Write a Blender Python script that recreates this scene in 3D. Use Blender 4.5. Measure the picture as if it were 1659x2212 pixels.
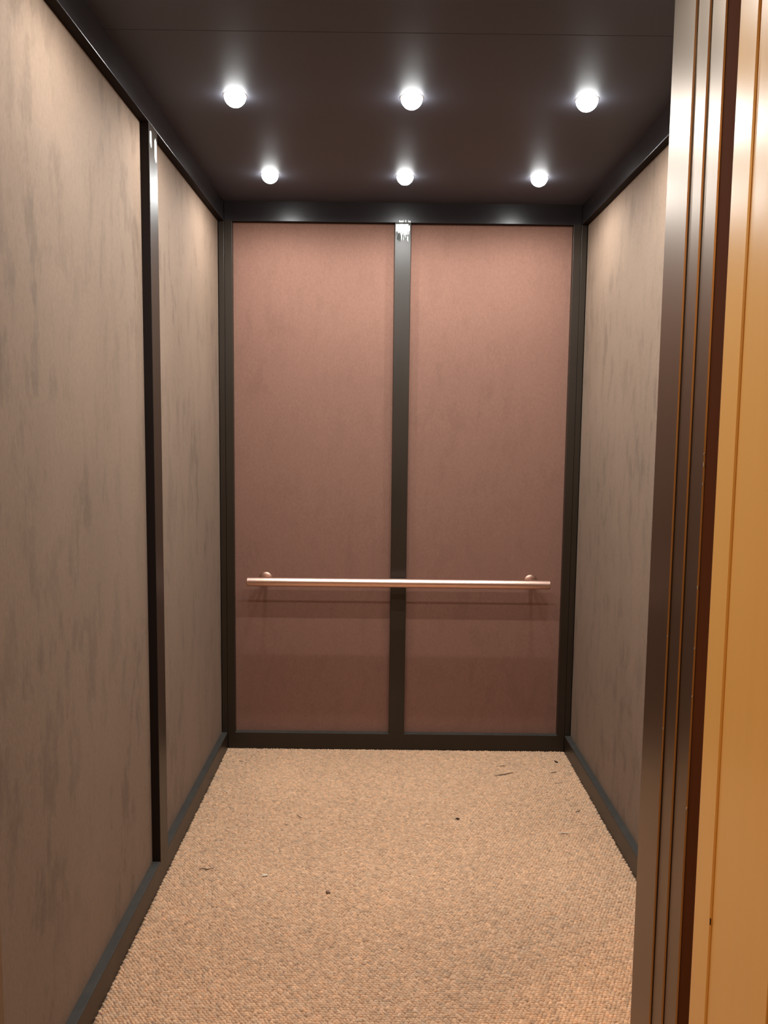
import bpy, bmesh, math, random
import numpy as np
from mathutils import Vector, Matrix

random.seed(7)
rng = np.random.default_rng(7)
for o in list(bpy.data.objects):
    bpy.data.objects.remove(o)
SC = bpy.context.scene
COL = SC.collection

# ------------------------------------------------------------------ camera
W, D, HC, HR = 1.66, 3.90, 2.6165, 2.526      # car width, back frame plane, ceiling, underside of the top rails
REC = 0.029                                    # how far the fabric sits behind the frame
F_PX, PITCH, YAW, ROLL = 1764.6, 0.0984934, 0.0018794, 0.0114605
cam_d = bpy.data.cameras.new('camera')
cam = bpy.data.objects.new('camera', cam_d)
COL.objects.link(cam)
cam_d.sensor_fit = 'HORIZONTAL'
cam_d.sensor_width = 36.0
cam_d.lens = 36.0 * F_PX / 1659.0
cam_d.clip_start = 0.02
fwd = Vector((math.sin(YAW) * math.cos(PITCH), math.cos(YAW) * math.cos(PITCH), -math.sin(PITCH)))
rgt = Vector((math.cos(YAW), -math.sin(YAW), 0))
up = rgt.cross(fwd)
r2 = math.cos(ROLL) * rgt + math.sin(ROLL) * up
u2 = -math.sin(ROLL) * rgt + math.cos(ROLL) * up
m = Matrix((r2, u2, -fwd)).transposed().to_4x4()
m.translation = Vector((0.74991, 0.0, 1.56376))
cam.matrix_world = m
SC.camera = cam

# ------------------------------------------------------------------ world, exposure
wd = bpy.data.worlds.new('world')
SC.world = wd
wd.use_nodes = True
wd.node_tree.nodes['Background'].inputs[0].default_value = (0.9, 0.6, 0.35, 1)
wd.node_tree.nodes['Background'].inputs[1].default_value = 0.02
SC.view_settings.view_transform = 'Standard'
SC.view_settings.look = 'None'
SC.view_settings.gamma = 1.0
SC.view_settings.use_curve_mapping = False
SC.view_settings.exposure = 0.0

# tuning of the lamps
LAMP_W = 90.0                   # each downlight in the car
LAMP_COL = (0.98, 1.0, 0.99)
BULB_L = 36.0                   # radiance of the frosted bulb
HALL_W = 50.0                   # warm hallway lamp; the second one is dimmer
HALL_COL = (1.0, 0.56, 0.20)
BEAM = [(0, .78), (6, .58), (12, .44), (18, .40), (24, .36), (30, .30), (36, .27), (43, .27), (50, .25), (56, .225),
        (62, .205), (68, .17), (74, .118), (80, .064), (85, .028), (90, 0.0)]


# ------------------------------------------------------------------ materials
def new_mat(name):
    mt = bpy.data.materials.new(name)
    mt.use_nodes = True
    nt = mt.node_tree
    return mt, nt, nt.nodes['Principled BSDF'], nt.links


def node(nt, kind, **kw):
    n = nt.nodes.new(kind)
    for k, v in kw.items():
        setattr(n, k, v)
    return n


def noise(nt, coord, scale, map_scale=(1, 1, 1), detail=3.0, rough=0.55):
    mp = node(nt, 'ShaderNodeMapping')
    mp.inputs['Scale'].default_value = map_scale
    nt.links.new(coord, mp.inputs['Vector'])
    n = node(nt, 'ShaderNodeTexNoise')
    n.inputs['Scale'].default_value = scale
    n.inputs['Detail'].default_value = detail
    n.inputs['Roughness'].default_value = rough
    nt.links.new(mp.outputs[0], n.inputs['Vector'])
    return n.outputs['Fac']


def ramp(nt, fac, stops):
    r = node(nt, 'ShaderNodeValToRGB')
    els = r.color_ramp.elements
    while len(els) < len(stops):
        els.new(0.5)
    for e, (p, c) in zip(els, stops):
        e.position = p
        e.color = (c, c, c, 1) if not isinstance(c, tuple) else (*c, 1)
    nt.links.new(fac, r.inputs[0])
    return r.outputs[0]


def mix(nt, fac, a, b, mode='MIX'):
    mx = node(nt, 'ShaderNodeMix', data_type='RGBA', blend_type=mode)
    for sock, v in ((mx.inputs[0], fac), (mx.inputs[6], a), (mx.inputs[7], b)):
        if isinstance(v, (int, float)):
            sock.default_value = v
        elif isinstance(v, tuple):
            sock.default_value = (*v, 1)
        else:
            nt.links.new(v, sock)
    return mx.outputs[2]


def bump(nt, height, strength, dist, prev=None):
    b = node(nt, 'ShaderNodeBump')
    b.inputs['Strength'].default_value = strength
    b.inputs['Distance'].default_value = dist
    nt.links.new(height, b.inputs['Height'])
    if prev is not None:
        nt.links.new(prev, b.inputs['Normal'])
    return b.outputs[0]


def coords(nt):
    g = node(nt, 'ShaderNodeNewGeometry')
    return g.outputs['Position']


def fabric(name, base, streak, sheen, horizontal):
    """brushed suede-like wall cloth: blotches brushed up and down, fine weave"""
    mt, nt, p, L = new_mat(name)
    co = coords(nt)
    big = noise(nt, co, 1.0, (16, 16, 6.5), 4.0, 0.6)
    fine = noise(nt, co, 1.0, (160, 160, 80), 3.0, 0.6)
    weave = noise(nt, co, 1.0, (60, 60, 700) if horizontal else (500, 500, 60), 2.0, 0.5)
    soft = noise(nt, co, 1.0, (3, 3, 1.6), 2.0, 0.5)
    dark = tuple(c * (1 - streak) for c in base)
    lite = tuple(min(1, c * (1 + streak * 0.55)) for c in base)
    c1 = mix(nt, ramp(nt, big, [(0.36, 0.0), (0.50, 1.0)]), dark, base)
    c2 = mix(nt, ramp(nt, soft, [(0.35, 0.0), (0.7, 0.8)]), c1, lite)
    c3 = mix(nt, 0.55, c2, ramp(nt, fine, [(0.25, 0.72), (0.75, 1.0)]), 'MULTIPLY')
    c4 = mix(nt, 0.3, c3, ramp(nt, weave, [(0.3, 0.78), (0.7, 1.0)]), 'MULTIPLY')
    L.new(c4, p.inputs['Base Color'])
    p.inputs['Roughness'].default_value = 0.85
    p.inputs['Specular IOR Level'].default_value = 0.2
    p.inputs['Sheen Weight'].default_value = sheen
    p.inputs['Sheen Roughness'].default_value = 0.45
    p.inputs['Sheen Tint'].default_value = (1.0, 0.93, 0.84, 1)
    n1 = bump(nt, weave, 0.25, 0.0006)
    n2 = bump(nt, fine, 0.3, 0.001, n1)
    L.new(n2, p.inputs['Normal'])
    return mt


def metal(name, base, rough, metallic=1.0, brush=None, var=0.12, spec=0.5, rvar=0.05):
    mt, nt, p, L = new_mat(name)
    co = coords(nt)
    n = noise(nt, co, 1.0, brush or (6, 6, 6), 3.0, 0.6)
    col = mix(nt, ramp(nt, n, [(0.3, 0.0), (0.7, 1.0)]), tuple(c * (1 - var) for c in base), base)
    L.new(col, p.inputs['Base Color'])
    p.inputs['Metallic'].default_value = metallic
    p.inputs['Specular IOR Level'].default_value = spec
    r = ramp(nt, n, [(0.3, rough * (1 - rvar)), (0.7, min(1, rough * (1 + rvar)))])
    L.new(r, p.inputs['Roughness'])
    return mt


M = {}
M['cloth_side'] = fabric('suede_cloth_side', (0.246, 0.168, 0.118), 0.24, 0.03, False)
M['cloth_back'] = fabric('suede_cloth_back', (0.268, 0.138, 0.100), 0.07, 0.02, True)
M['frame'] = metal('dark_bronze_frame', (0.026, 0.0165, 0.0095), 0.42, 0.0, (9, 9, 3), 0.12, 0.42)
M['shaded_return'] = metal('painted_shade_return', (0.016, 0.010, 0.008), 0.7, 0.0, spec=0.15)  # shade on rail undersides and stile returns, put into a darker colour
M['ledge_top'] = metal('pale_ledge_top', (0.046, 0.040, 0.032), 0.75, 0.0, (30, 30, 30), 0.35)  # paler tone for the upward faces of the baseboards
M['frame_rail'] = metal('dark_bronze_rail', (0.024, 0.020, 0.021), 0.26, 0.0, (4, 4, 9))
M['ceiling'] = metal('charcoal_ceiling', (0.072, 0.072, 0.088), 0.55, 0.0, (3, 3, 3), 0.08, 0.35)
M['gap'] = metal('black_gap', (0.01, 0.008, 0.007), 0.8, 0.0)
M['copper'] = metal('copper_tone_rail', (0.86, 0.58, 0.47), 0.33, 1.0, (4, 4, 4), 0.04, 0.5, 0.01)
M['bracket'] = metal('copper_bracket', (0.62, 0.38, 0.29), 0.42, 1.0)
M['bronze'] = metal('satin_bronze_door', (0.205, 0.155, 0.116), 0.37, 1.0, (20, 20, 0.8), 0.02, 0.5, 0.01)
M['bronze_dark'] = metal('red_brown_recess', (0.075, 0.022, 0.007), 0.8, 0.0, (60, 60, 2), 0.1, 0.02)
M['frame_paint'] = metal('tan_satin_frame', (0.73, 0.425, 0.130), 0.30, 0.0, (30, 30, 1), 0.04)
M['hall_wall'] = metal('cream_hall_wall', (0.62, 0.50, 0.36), 0.8, 0.0)
M['hall_floor'] = metal('brown_hall_floor', (0.20, 0.12, 0.07), 0.8, 0.0, (20, 20, 20))
M['steel'] = metal('sill_metal', (0.35, 0.30, 0.25), 0.4, 1.0, (4, 90, 4))
M['trim_ring'] = metal('satin_trim_ring', (0.55, 0.53, 0.52), 0.35, 1.0)
M['scrape'] = metal('scraped_bare_metal', (0.92, 0.92, 0.90), 0.42, 0.6, (300, 300, 40), 0.25)
M['scrape_dark'] = metal('scraped_primer', (0.075, 0.08, 0.066), 0.6, 0.0)
M['lint_dark'] = metal('dark_lint', (0.035, 0.02, 0.013), 0.9, 0.0)
M['lint_light'] = metal('pale_lint', (0.85, 0.76, 0.62), 0.8, 0.0)
M['lint_tan'] = metal('tan_chip', (0.22, 0.14, 0.09), 0.9, 0.0)


def emit(name, col, strength):
    mt, nt, p, L = new_mat(name)
    p.inputs['Base Color'].default_value = (0.8, 0.8, 0.8, 1)
    p.inputs['Emission Color'].default_value = (*col, 1)
    p.inputs['Emission Strength'].default_value = strength
    return mt


M['bulb'] = emit('frosted_bulb', LAMP_COL, BULB_L)
M['hall_bulb'] = emit('warm_hall_bulb', HALL_COL, 6.0)

# carpet: loops carry their own yarn tone in a colour attribute
mt, nt, p, L = new_mat('loop_pile_carpet')
at = node(nt, 'ShaderNodeAttribute', attribute_name='yarn')
co = coords(nt)
ply = noise(nt, co, 1.0, (900, 900, 900), 2.0, 0.6)
wear = noise(nt, co, 1.0, (2.2, 1.6, 1), 3.0, 0.5)
c1 = mix(nt, 0.5, at.outputs['Color'], ramp(nt, ply, [(0.3, 0.70), (0.7, 1.0)]), 'MULTIPLY')
c2 = mix(nt, 0.35, c1, ramp(nt, wear, [(0.35, 0.84), (0.65, 1.0)]), 'MULTIPLY')
L.new(c2, p.inputs['Base Color'])
p.inputs['Roughness'].default_value = 0.75
p.inputs['Specular IOR Level'].default_value = 0.35
p.inputs['Sheen Weight'].default_value = 0.15
M['carpet'] = mt
M['carpet_back'] = metal('carpet_backing', (0.25, 0.155, 0.10), 0.9, 0.0)


# ------------------------------------------------------------------ geometry helpers
def bm_box(bm, lo, hi):
    vs = [bm.verts.new((x, y, z)) for x in (lo[0], hi[0]) for y in (lo[1], hi[1]) for z in (lo[2], hi[2])]
    for f in ((0, 1, 3, 2), (4, 6, 7, 5), (0, 4, 5, 1), (2, 3, 7, 6), (0, 2, 6, 4), (1, 5, 7, 3)):
        bm.faces.new([vs[i] for i in f])


def bevel(bm, w, seg=1):
    bmesh.ops.bevel(bm, geom=list(bm.edges), offset=w, segments=seg, affect='EDGES', profile=0.5)


def link(name, bm, mat, parent=None, smooth=False):
    bmesh.ops.recalc_face_normals(bm, faces=list(bm.faces))
    me = bpy.data.meshes.new(name)
    bm.to_mesh(me)
    bm.free()
    me.materials.append(mat)
    if smooth:
        me.polygons.foreach_set('use_smooth', [True] * len(me.polygons))
    o = bpy.data.objects.new(name, me)
    COL.objects.link(o)
    if parent:
        o.parent = parent
    return o


def box(name, lo, hi, mat, parent=None, bw=0.0015, seg=1):
    bm = bmesh.new()
    bm_box(bm, lo, hi)
    if bw:
        bevel(bm, bw, seg)
    if parent and parent.type == 'EMPTY':
        bmesh.ops.translate(bm, verts=list(bm.verts), vec=-parent.location)
    return link(name, bm, mat, parent)


def empty(name, loc):
    o = bpy.data.objects.new(name, None)
    o.empty_display_size = 0.1
    o.location = loc
    COL.objects.link(o)
    return o


def tag(o, label=None, cat=None, group=None, kind=None):
    for k, v in (('label', label), ('category', cat), ('group', group), ('kind', kind)):
        if v:
            o[k] = v
    return o


def struct(o, label, cat):
    return tag(o, label, cat, None, 'structure')


def lathe(bm, prof, seg=32, axis='Z', origin=(0, 0, 0), cap0=False, cap1=False):
    rings = []
    for r, h in prof:
        ring = []
        for i in range(seg):
            a = 2 * math.pi * i / seg
            c, s = r * math.cos(a), r * math.sin(a)
            v = {'Z': (c, s, h), 'Y': (c, h, s), 'X': (h, c, s)}[axis]
            ring.append(bm.verts.new(tuple(v[k] + origin[k] for k in range(3))))
        rings.append(ring)
    for a, b in zip(rings, rings[1:]):
        for i in range(seg):
            bm.faces.new((a[i], a[(i + 1) % seg], b[(i + 1) % seg], b[i]))
    if cap0:
        bm.faces.new(rings[0])
    if cap1:
        bm.faces.new(rings[-1])


def face_mat(o, mat, test):
    o.data.materials.append(mat)
    for p_ in o.data.polygons:
        if test(p_.normal):
            p_.material_index = 1
    return o


# ------------------------------------------------------------------ car shell
Y0 = 1.54            # near end of the car walls
YF = 1.657           # inner face of the car front on the right
XJ = 1.30            # plane of the right-hand jamb
BB = 0.080           # top of the baseboards
SY0, SY1 = 2.682, 2.777   # stile on the left wall

floor = struct(box('floor', (-0.02, YF - 0.06, -0.05), (W + 0.02, D + 0.02, -0.004), M['carpet_back'], bw=0),
               'tan ribbed loop carpet covering the floor of the lift', 'floor')


def carpet():
    px, py = 0.0112, 0.0086
    nx, ny = int(W / px) + 1, int((D - YF) / py) + 2
    ii, jj = np.meshgrid(np.arange(nx), np.arange(ny))
    ii, jj = ii.ravel(), jj.ravel()
    n = len(ii)
    cx = (ii + (0.37 * jj) % 1.0) * px + rng.normal(0, 0.0009, n)
    cy = YF + 0.0 + jj * py + rng.normal(0, 0.00035, n)
    keep = (cx > 0.002) & (cx < W - 0.002) & (cy < D - 0.002)
    cx, cy = cx[keep], cy[keep]
    n = len(cx)
    yaw = rng.normal(0.0, 0.16, n) - 0.22
    rx = 0.0070 * rng.uniform(0.85, 1.15, n)
    ry = 0.0041 * rng.uniform(0.85, 1.15, n)
    hz = 0.0060 * rng.uniform(0.75, 1.2, n)
    K = 6
    loc = []
    for rr, hh in ((1.0, 0.0), (0.80, 0.62)):
        for k in range(K):
            a = 2 * math.pi * k / K
            loc.append((rr * math.cos(a), rr * math.sin(a), hh))
    loc.append((0, 0, 1.0))
    loc = np.array(loc)
    lx = loc[None, :, 0] * rx[:, None]
    ly = loc[None, :, 1] * ry[:, None]
    lz = loc[None, :, 2] * hz[:, None] - 0.004
    tilt = rng.normal(0, 0.22, n)[:, None]
    lx = lx + tilt * (lz + 0.004)
    c, s = np.cos(yaw)[:, None], np.sin(yaw)[:, None]
    V = np.stack([cx[:, None] + c * lx - s * ly, cy[:, None] + s * lx + c * ly, lz], -1).reshape(-1, 3)
    nv = 2 * K + 1
    quads = np.array([(k, (k + 1) % K, K + (k + 1) % K, K + k) for k in range(K)])
    tris = np.array([(K + k, K + (k + 1) % K, 2 * K) for k in range(K)])
    off = (np.arange(n) * nv)[:, None, None]
    Q = (quads[None] + off).reshape(n, -1)
    T = (tris[None] + off).reshape(n, -1)
    loops = np.concatenate([Q, T], 1).ravel().astype(np.int32)
    tot = np.tile(np.array([4] * K + [3] * K, np.int32), n)
    start = np.concatenate([[0], np.cumsum(tot)[:-1]]).astype(np.int32)
    me = bpy.data.meshes.new('carpet_pile')
    me.vertices.add(len(V))
    me.vertices.foreach_set('co', V.astype(np.float32).ravel())
    me.loops.add(len(loops))
    me.loops.foreach_set('vertex_index', loops)
    me.polygons.add(len(tot))
    me.polygons.foreach_set('loop_start', start)
    me.polygons.foreach_set('loop_total', tot)
    me.polygons.foreach_set('use_smooth', np.ones(len(tot), bool))
    base = np.array([0.735, 0.468, 0.286])
    t = rng.normal(1.0, 0.11, n).clip(0.6, 1.4)
    warm = rng.normal(0, 0.03, n)
    col = base[None] * t[:, None] * np.stack([1 + warm, np.ones(n), 1 - warm], -1)
    col = np.concatenate([col.clip(0, 1), np.ones((n, 1))], 1)
    at = me.color_attributes.new('yarn', 'FLOAT_COLOR', 'POINT')
    at.data.foreach_set('color', np.repeat(col, nv, 0).astype(np.float32).ravel())
    me.update()
    me.validate()
    me.materials.append(M['carpet'])
    o = bpy.data.objects.new('carpet_pile', me)
    COL.objects.link(o)
    o.parent = floor
    o['kind'] = 'stuff'


carpet()

# --- left wall
wl = struct(box('wall_left', (-0.10, Y0, -0.05), (-REC - 0.012, D + 0.10, HC), M['gap'], bw=0),
            'left lift wall of brushed taupe suede panels in a dark frame', 'wall')
g = 0.0015
box('fabric_panel', (-REC - 0.014, Y0, 0.02), (-REC, SY0 - g + 0.004, HR + 0.02), M['cloth_side'], wl, 0.002, 2)
box('fabric_panel', (-REC - 0.014, SY1 - 0.004, 0.02), (-REC, D - 0.002, HR + 0.02), M['cloth_side'], wl, 0.002, 2)
stl = box('stile', (-REC - 0.012, SY0, BB - 0.004), (0.0, SY1, HR + 0.002), M['frame'], wl, 0.0018, 2)
struct(box('baseboard_left', (-REC - 0.012, Y0, -0.045), (0.0, D, BB), M['frame'], bw=0.003, seg=2),
       'dark bronze baseboard along the left wall with a thin top ledge', 'baseboard')
struct(box('trim_1', (-REC - 0.012, Y0, HR), (0.0, D, HC + 0.004), M['frame_rail'], bw=0.002, seg=2),
       'dark glossy top rail along the left wall under the ceiling', 'trim')

# --- right wall
wr = struct(box('wall_right', (W + REC + 0.012, YF - 0.1, -0.05), (W + 0.10, D + 0.10, HC), M['gap'], bw=0),
            'right lift wall of brushed taupe suede behind the door jamb', 'wall')
box('fabric_panel', (W + REC, 2.645, 0.02), (W + REC + 0.014, D - 0.002, HR + 0.02), M['cloth_side'], wr, 0.002, 2)
box('fabric_panel', (W + REC, YF, 0.02), (W + REC + 0.014, 2.55, HR + 0.02), M['cloth_side'], wr, 0.002, 2)
box('stile', (W, 2.55, BB - 0.004), (W + REC + 0.012, 2.645, HR + 0.002), M['frame'], wr, 0.0018, 2)
struct(box('baseboard_right', (W, YF, -0.045), (W + REC + 0.012, D, BB), M['frame'], bw=0.003, seg=2),
       'dark bronze baseboard along the right wall with a pale top ledge', 'baseboard')
struct(box('trim_2', (W, YF, HR), (W + REC + 0.012, D, HC + 0.004), M['frame_rail'], bw=0.002, seg=2),
       'dark glossy top rail along the right wall under the ceiling', 'trim')

# --- back wall
wb = struct(box('wall_back', (-0.10, D + REC + 0.012, -0.05), (W + 0.10, D + 0.12, HC), M['gap'], bw=0),
            'back lift wall of two mauve brown suede panels behind the handrail', 'wall')
SX, MX0, MX1 = 0.037, 0.7925, 0.868
box('fabric_panel', (SX - 0.003, D + REC, 0.02), (MX0 + 0.003, D + REC + 0.014, HR + 0.02), M['cloth_back'], wb, 0.002, 2)
box('fabric_panel', (MX1 - 0.003, D + REC, 0.02), (W - SX + 0.003, D + REC + 0.014, HR + 0.02), M['cloth_back'], wb, 0.002, 2)
mst = box('stile', (MX0, D, BB - 0.004), (MX1, D + REC + 0.012, HR + 0.002), M['frame'], wb, 0.0018, 2)
box('corner_stile', (0.0006, D, BB - 0.004), (SX, D + REC + 0.012, HR + 0.002), M['frame'], wb, 0.0012, 2)
box('corner_stile', (W - SX, D, BB - 0.004), (W - 0.0006, D + REC + 0.012, HR + 0.002), M['frame'], wb, 0.0012, 2)
box('corner_filler', (-REC + 0.0015, D + 0.002, -0.04), (-0.001, D + REC + 0.012, HR + 0.002), M['frame'], wb, 0.0012, 2)
box('corner_filler', (W + 0.001, D + 0.002, -0.04), (W + REC - 0.0015, D + REC + 0.012, HR + 0.002), M['frame'], wb, 0.0012, 2)
struct(box('baseboard_back', (0.0, D, -0.045), (W, D + REC + 0.012, BB), M['frame'], bw=0.003, seg=2),
       'dark bronze baseboard along the back wall behind the carpet', 'baseboard')
struct(box('trim_3', (0.0, D, HR), (W, D + REC + 0.012, HC + 0.004), M['frame_rail'], bw=0.002, seg=2),
       'dark glossy top rail across the back wall under the ceiling', 'trim')

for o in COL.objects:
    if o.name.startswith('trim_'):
        face_mat(o, M['shaded_return'], lambda n: n.z < -0.9)
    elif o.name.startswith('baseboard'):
        face_mat(o, M['ledge_top'], lambda n: n.z > 0.9)
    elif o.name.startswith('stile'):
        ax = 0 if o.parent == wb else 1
        face_mat(o, M['shaded_return'], lambda n: abs(n[ax]) > 0.9)

# --- ceiling: two sheets meeting at a fine seam
ce = struct(box('ceiling', (-0.10, Y0, HC + 0.012), (W + 0.10, D + 0.12, HC + 0.06), M['gap'], bw=0),
            'dark charcoal lift ceiling of flat sheets with a fine seam', 'ceiling')
SEAM = 2.283
box('ceiling_panel', (-REC, SEAM + 0.0008, HC), (W + REC, D + REC, HC + 0.0125), M['ceiling'], ce, 0.0008)
box('ceiling_panel', (-REC, Y0 + 0.0, HC), (W + REC, SEAM - 0.0008, HC + 0.0125), M['ceiling'], ce, 0.0008)

# ------------------------------------------------------------------ downlights
ies = bpy.data.texts.new('downlight_beam')
ies.write('IESNA:LM-63-2002\nTILT=NONE\n1 1000 1 %d 1 1 2 0 0 0\n1 1 100\n%s\n0\n%s\n' % (
    len(BEAM), ' '.join(str(a) for a, _ in BEAM), ' '.join('%.1f' % (1000 * v) for _, v in BEAM)))


def downlight(x, y, label):
    t = empty('downlight', (x, y, HC))
    tag(t, label, 'ceiling light', 'downlights in the lift ceiling')
    bm = bmesh.new()
    lathe(bm, [(0.0300, 0.001), (0.0300, -0.0006), (0.0345, -0.0010), (0.0380, -0.0008), (0.0388, 0.0002)], 40)
    link('trim_ring', bm, M['trim_ring'], t, True)
    bm = bmesh.new()
    R, zc = 0.0345, -0.0010
    prof = [(R * math.cos(a), zc - R * math.sin(a)) for a in [math.radians(-1 + 89 * k / 12) for k in range(13)]]
    lathe(bm, prof, 32, cap1=True)
    link('bulb', bm, M['bulb'], t, True)
    ld = bpy.data.lights.new('lamp', 'POINT')
    ld.energy = LAMP_W
    ld.color = LAMP_COL
    ld.shadow_soft_size = 0.014
    ld.use_nodes = True
    ln = ld.node_tree
    em = ln.nodes['Emission']
    ie = ln.nodes.new('ShaderNodeTexIES')
    ie.mode = 'INTERNAL'
    ie.ies = ies
    ie.inputs['Strength'].default_value = 0.01
    ln.links.new(ie.outputs[0], em.inputs['Strength'])
    lo = bpy.data.objects.new('lamp', ld)
    lo.location = (0, 0, -0.060)
    lo.parent = t
    COL.objects.link(lo)


row_names = {3.505: 'row nearest the back wall', 2.705: 'middle row, in front of the rear row',
             1.905: 'row nearest the entrance'}
col_names = {0.268: 'Left', 0.828: 'Centre', 1.384: 'Right'}
for yy, rn in row_names.items():
    for xx, cn in col_names.items():
        downlight(xx, yy, '%s glowing round ceiling downlight of the %s' % (cn, rn))

# ------------------------------------------------------------------ handrail
RY, RZ, RR = D - 0.071, 0.8465, 0.0222
X0, X1 = 0.1095, 1.5490
hr = empty('handrail', (W / 2, RY, RZ))
tag(hr, 'straight round copper toned handrail mounted across the back wall', 'handrail')
bm = bmesh.new()
h = (X1 - X0) / 2
lathe(bm, [(RR, -h + 0.004), (RR, -0.4), (RR, 0.4), (RR, h - 0.004)], 40, 'X')
link('bar', bm, M['copper'], hr, True)
for s in (-1, 1):
    bm = bmesh.new()
    lathe(bm, [(RR, s * (h - 0.004)), (RR + 0.0002, s * (h - 0.003)), (RR - 0.001, s * (h - 0.0008)), (RR - 0.004, s * h),
               (0.001, s * h)], 40, 'X', cap1=True)
    link('end_cap', bm, M['copper'], hr, True)
    bx = s * 0.644
    bk = empty('bracket', (bx, 0, 0))
    bk.parent = hr
    # post from the wall flange to the underside of the bar
    bm = bmesh.new()
    wy = 0.071 + REC
    lathe(bm, [(0.0100, wy - 0.004), (0.0090, wy - 0.02), (0.0085, 0.03), (0.0095, RR - 0.004)], 20, 'Y', (0, 0, -0.002), True, True)
    link('post', bm, M['bracket'], bk, True)
    bm = bmesh.new()
    lathe(bm, [(0.033, wy - 0.0002), (0.033, wy - 0.004), (0.031, wy - 0.0065), (0.014, wy - 0.009), (0.009, wy - 0.009)], 32, 'Y',
          (0, 0, -0.002), True, True)
    link('flange', bm, M['bracket'], bk, True)
    bm = bmesh.new()
    lathe(bm, [(0.0150, RR - 0.003), (0.0150, RR + 0.004), (0.0105, RR + 0.009)], 24, 'Y', (0, 0, -0.001), True, True)
    link('saddle', bm, M['bracket'], bk, True)


# ------------------------------------------------------------------ scraped lacquer on the stiles
def scrape(parent, mat, origin, ux, uy, un, rects, lift, label):
    """thin slivers of scraped lacquer; rects = (u0, u1, v_top, v_bottom) jagged strips"""
    bm = bmesh.new()
    o, ux, uy, un = Vector(origin), Vector(ux), Vector(uy), Vector(un)
    for (u0, u1, v0, v1) in rects:
        um = u0 + (u1 - u0) * random.uniform(0.25, 0.75)
        ut = u0 + (u1 - u0) * random.uniform(0.25, 0.75)
        q = v1 - v0
        pts = [(u0, v0 + q * random.uniform(.04, .15)), (ut, v0), (u1, v0 + q * random.uniform(.04, .15)),
               (u1, v0 + q * random.uniform(.72, .9)), (um, v1), (u0, v0 + q * random.uniform(.72, .9))]
        fr = [bm.verts.new(o + ux * a + uy * b + un * lift) for a, b in pts]
        bk_ = [bm.verts.new(o + ux * a + uy * b - un * 0.0004) for a, b in pts]
        bm.faces.new(fr)
        bm.faces.new(bk_[::-1])
        for i in range(6):
            j = (i + 1) % 6
            bm.faces.new((fr[i], bk_[i], bk_[j], fr[j]))
    ob = link('scrape_mark', bm, mat, parent)
    ob['label'] = label
    return ob


w_ = MX1 - MX0
U = random.uniform
rects = []
k = 0.0045
while k < w_ - 0.006:                                   # ragged bare band at the top
    wd_ = U(0.0022, 0.0046)
    edge = 0.012 if (k < 0.010 or k > w_ - 0.016) else 0.004
    rects.append((k, k + wd_, -U(0.002, edge), -U(0.036, 0.058)))
    k += wd_ * U(0.86, 1.12)
for k in range(12):                                     # thin scratches running on below it
    u = U(0.026, w_ - 0.010)
    v = -U(0.040, 0.062)
    rects.append((u, u + U(0.0010, 0.0018), v, v - U(0.012, 0.030)))
top0 = (MX0, D, HR - 0.0015)
ax_ = ((1, 0, 0), (0, 0, 1), (0, -1, 0))
scrape(mst, M['scrape'], top0, *ax_, rects, 0.0004, 'pale scraped patch where the lacquer has worn off')
rects = [(0.012, 0.018, -0.045, -0.080), (0.016, 0.024, -0.040, -0.086), (0.022, 0.030, -0.052, -0.084), (0.010, 0.014, -0.060, -0.076),
         (0.033, 0.0355, -0.048, -0.084), (0.040, 0.042, -0.034, -0.070), (0.046, 0.0485, -0.050, -0.086), (0.055, 0.057, -0.052, -0.092),
         (0.062, 0.0645, -0.046, -0.088), (0.005, 0.007, -0.026, -0.056), (0.066, 0.069, -0.050, -0.068)]
scrape(mst, M['scrape_dark'], top0, *ax_, rects, 0.0007, 'dark patch of primer left in the scraped area')
rail_back = bpy.data.objects['trim_3']
rects = [(0.018 + 0.006 * k + U(0, .003), 0.021 + 0.006 * k + U(0, .004), 0.013 - U(0, .004), 0.002) for k in range(9) if k not in (4, 6)]
scrape(rail_back, M['scrape'], (MX0, D, HR), *ax_, rects, 0.0004, 'pale flecks on the lower edge of the rail')
scrape(stl, M['scrape'], (0.0, SY0, HR - 0.004), (0, 1, 0), (0, 0, 1), (1, 0, 0),
       [(0.008, 0.028, -0.016, -0.070), (0.060, 0.086, -0.022, -0.100)], 0.0004, 'pale streaks where the lacquer has worn off')

# ------------------------------------------------------------------ entrance on the right: car front, door edges, hall frame
ZT = 2.46
D2, D3, D4 = 0.0040, 0.0076, 0.0108          # each leaf sits a little further back than the one behind it
struct(box('trim_4', (XJ, 1.5393, -0.05), (W + 0.10, YF, HC), M['bronze'], bw=0.0024, seg=1),
       'satin bronze car front column, leftmost strip of the doorway', 'trim')
struct(box('door_1', (XJ + D2, 1.4831, -0.03), (W + 0.18, 1.5385, ZT), M['bronze'], bw=0.0024, seg=1),
       'edge of the open bronze car door, second strip of the doorway', 'door')
struct(box('door_2', (XJ + D3, 1.4220, -0.03), (W + 0.18, 1.4822, ZT), M['bronze'], bw=0.0024, seg=1),
       'edge of the open bronze landing door, third strip of the doorway', 'door')
struct(box('trim_5', (XJ + D4, 1.3480, -0.03), (W + 0.18, 1.4212, ZT), M['bronze_dark'], bw=0),
       'dark red brown recess between the landing door and tan frame', 'trim')
struct(box('trim_6', (XJ, 1.2793, -0.05), (XJ + 0.16, 1.3471, ZT), M['frame_paint'], bw=0.0024),
       'tan satin landing door frame at the right edge, rear leaf', 'trim')
struct(box('trim_7', (XJ + 0.0034, 1.085, -0.05), (XJ + 0.16, 1.2790, ZT), M['frame_paint'], bw=0.001),
       'tan satin landing door frame at the right edge, front leaf', 'trim')
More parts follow.
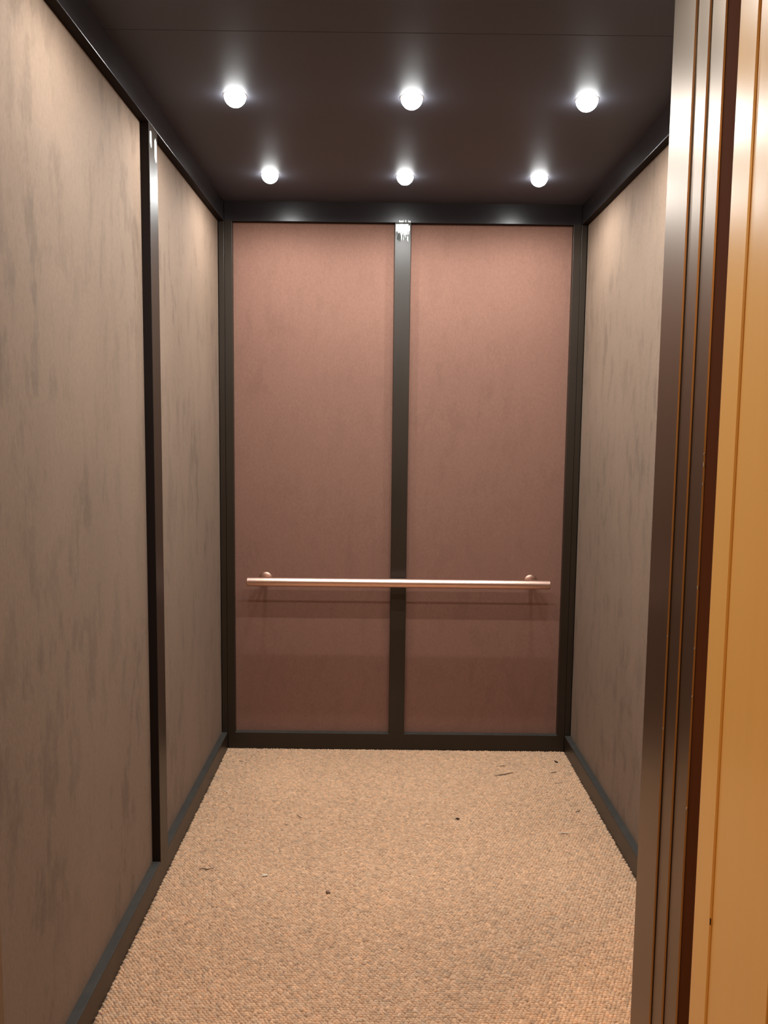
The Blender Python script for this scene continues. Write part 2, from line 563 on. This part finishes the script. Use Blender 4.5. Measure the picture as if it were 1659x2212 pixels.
M['edge'] = metal('painted_glint_edge', (0.40, 0.20, 0.065), 0.42, 0.35)  # warm hall glint along the strip chamfers, put into the colour
for nm in ('trim_4', 'door_1', 'door_2'):
    face_mat(bpy.data.objects[nm], M['edge'], lambda n: n.y < -0.5 and abs(n.z) < 0.3 and n.x < -0.3)


def jamb_z(u, v, x):
    d = fwd + r2 * (u - 829.5) / F_PX - u2 * (v - 1106) / F_PX
    return 1.56376 + d.z * (x - 0.74991) / d.x


for nm, (ex, ey), mk, px in (
        ('door_2', (XJ + D3 + 0.0012, 1.4232), 'scrape', [(1519, 980, 4), (1518, 1003, 9), (1516, 1045, 4), (1508, 1270, 8), (1500, 1400, 4), (1495, 1504, 3), (1485, 1748, 5)]),
        ('trim_4', (XJ + 0.0012, 1.5405), 'scrape', [(1443, 1375, 3), (1436, 1577, 3)]),
        ('trim_6', (XJ + 0.0012, 1.2805), 'lint_dark', [(1533, 1988, 14)])):
    for u, v, hpx in px:
        z = jamb_z(u, v, ex)
        hh = hpx * 0.8e-3 * 0.5
        box('chip', (ex - 0.0012, ey - 0.0012, z - hh), (ex + 0.0002, ey + 0.0002, z + hh), M[mk], bpy.data.objects[nm], 0)

# left strike post and the header over the opening, sills
struct(box('trim_8', (-0.12, 1.085, -0.05), (0.0, 1.538, ZT), M['bronze'], bw=0.002, seg=2),
       'dark strike post at the left end of the doorway', 'trim')
struct(box('trim_9', (-0.12, 1.085, ZT), (W + 0.18, 1.538, HC + 0.06), M['bronze_dark'], bw=0),
       'header above the lift doorway', 'trim')
struct(box('trim_10', (0.0, 1.10, -0.05), (W + 0.1, 1.60, -0.004), M['steel'], bw=0.002),
       'metal sill plates of the lift doorway', 'trim')

# ------------------------------------------------------------------ hallway (behind and around the camera)
HX0, HX1, HY0, HZ = -1.6, 3.4, -1.5, 2.75
struct(box('floor_hall', (HX0, HY0, -0.06), (HX1, 1.098, -0.004), M['hall_floor'], bw=0),
       'brown hallway floor outside the lift', 'floor')
struct(box('ceiling_hall', (HX0, HY0, HZ), (HX1, 1.085, HZ + 0.05), M['hall_wall'], bw=0),
       'cream hallway ceiling outside the lift', 'ceiling')
struct(box('wall_hall', (HX0, HY0 - 0.06, -0.05), (HX1, HY0, HZ + 0.05), M['hall_wall'], bw=0),
       'cream hallway wall opposite the lift', 'wall')
bm = bmesh.new()
bm_box(bm, (HX0, 1.10, -0.05), (-0.12, 1.2, HZ + 0.05))
bm_box(bm, (XJ + 0.16, 1.10, -0.05), (HX1, 1.2, HZ + 0.05))
bm_box(bm, (-0.12, 1.0851, HC + 0.06), (XJ + 0.16, 1.2, HZ + 0.05))
struct(link('wall_front', bm, M['hall_wall']), 'cream hallway wall around the lift doorway', 'wall')


def hall_lamp(x, y, label, power):
    t = empty('hall_lamp', (x, y, HZ))
    tag(t, label, 'ceiling light', 'warm lamps in the hallway')
    bm = bmesh.new()
    lathe(bm, [(0.14, 0.0), (0.14, -0.02), (0.125, -0.03)], 32, cap0=True)
    link('base', bm, M['steel'], t, True)
    bm = bmesh.new()
    lathe(bm, [(0.124, -0.03), (0.118, -0.06), (0.09, -0.085), (0.04, -0.098), (0.002, -0.10)], 32, cap1=True)
    link('diffuser', bm, M['hall_bulb'], t, True)
    ld = bpy.data.lights.new('lamp', 'AREA')
    ld.shape = 'DISK'
    ld.size = 0.2
    ld.energy = power
    ld.color = HALL_COL
    lo = bpy.data.objects.new('lamp', ld)
    lo.location = (0, 0, -0.105)
    lo.parent = t
    COL.objects.link(lo)


hall_lamp(-0.9, 0.3, 'warm round hallway lamp left of the lift doorway', HALL_W)
hall_lamp(2.3, -0.2, 'warm round hallway lamp right of the lift doorway', HALL_W * 0.25)


# ------------------------------------------------------------------ litter on the carpet
def strand(name, pts, r, mat, label, cat, group=None):
    """a short bent fibre: tube through floor points, its own little object"""
    c = Vector((sum(p[0] for p in pts) / len(pts), sum(p[1] for p in pts) / len(pts), 0.0008))
    r *= 1.8 if mat is M['lint_light'] else 1.3
    bm = bmesh.new()
    rings = []
    P = [Vector((p[0], p[1], 0.0036 + (p[2] if len(p) > 2 else 0))) - c for p in pts]
    for i, q in enumerate(P):
        d = (P[min(i + 1, len(P) - 1)] - P[max(i - 1, 0)]).normalized()
        sx = d.cross(Vector((0, 0, 1))).normalized()
        sz = sx.cross(d)
        rr = r * (0.55 if i in (0, len(P) - 1) else 1.0)
        rings.append([bm.verts.new(q + sx * rr * math.cos(a) + sz * rr * math.sin(a)) for a in
                      [2 * math.pi * k / 6 for k in range(6)]])
    for a, b in zip(rings, rings[1:]):
        for k in range(6):
            bm.faces.new((a[k], a[(k + 1) % 6], b[(k + 1) % 6], b[k]))
    bm.faces.new(rings[0])
    bm.faces.new(rings[-1][::-1])
    o = link(name, bm, mat, None, True)
    o.location = c
    return tag(o, label, cat, group)


def ray_floor(u, v):
    d = fwd + r2 * (u - 829.5) / F_PX - u2 * (v - 1106) / F_PX
    t = -1.56376 / d.z
    return (0.74991 + d.x * t, d.y * t)


FLOOR_BITS = 'bits of lint on the carpet'
bits = [
    ('thread', [(430, 1880), (438, 1878), (447, 1880), (462, 1877)], 0.0011, 'lint_dark', 'dark bent thread on the carpet beside the left baseboard'),
    ('lint', [(565, 1894), (571, 1893), (579, 1892)], 0.0024, 'lint_light', 'cream scrap of lint lying left of the carpet centre, near front'),
    ('lint', [(1206, 1800), (1218, 1801), (1230, 1802)], 0.0011, 'lint_light', 'thin pale sliver on the carpet near the right baseboard'),
    ('thread', [(1070, 1677), (1090, 1674), (1108, 1670)], 0.0014, 'lint_dark', 'long dark thread on the carpet near the back right corner'),
    ('thread', [(1080, 1657), (1090, 1655)], 0.0016, 'lint_dark', 'short dark thread just behind the long thread, back right'),
    ('lint', [(1198, 1645), (1201, 1647), (1205, 1648)], 0.0030, 'lint_dark', 'dark crumb in the back right corner of the carpet'),
    ('thread', [(1190, 1671), (1202, 1669)], 0.0016, 'lint_dark', 'dark fleck near the right baseboard, in front of the corner crumb'),
    ('thread', [(1198, 1694), (1214, 1692)], 0.0013, 'lint_tan', 'brown fleck near the right baseboard, third from the back corner'),
    ('thread', [(1243, 1756), (1253, 1753)], 0.0017, 'lint_dark', 'dark fleck touching the right side of the carpet, midway along'),
    ('lint', [(984, 1770), (988, 1770), (993, 1771)], 0.0026, 'lint_dark', 'dark crumb alone right of the carpet centre'),
    ('thread', [(640, 1760), (647, 1766), (652, 1768)], 0.0009, 'lint_dark', 'fine dark hair on the carpet left of centre'),
    ('lint', [(704, 1928), (709, 1930), (713, 1931)], 0.0038, 'lint_tan', 'flat brown chip near the front middle of the carpet'),
    ('thread', [(516, 1645), (525, 1646)], 0.0014, 'lint_dark', 'dark fleck in the back left corner of the carpet'),
    ('lint', [(485, 1710), (492, 1713)], 0.0018, 'lint_light', 'tiny pale speck beside the left baseboard near the back'),
    ('lint', [(445, 1936), (449, 1937)], 0.0016, 'lint_light', 'tiny pale speck in front of the dark bent thread'),
]
for nm, px, r, mk, lab in bits:
    strand(nm, [ray_floor(u, v) for u, v in px], r, M[mk], lab, 'lint', FLOOR_BITS)
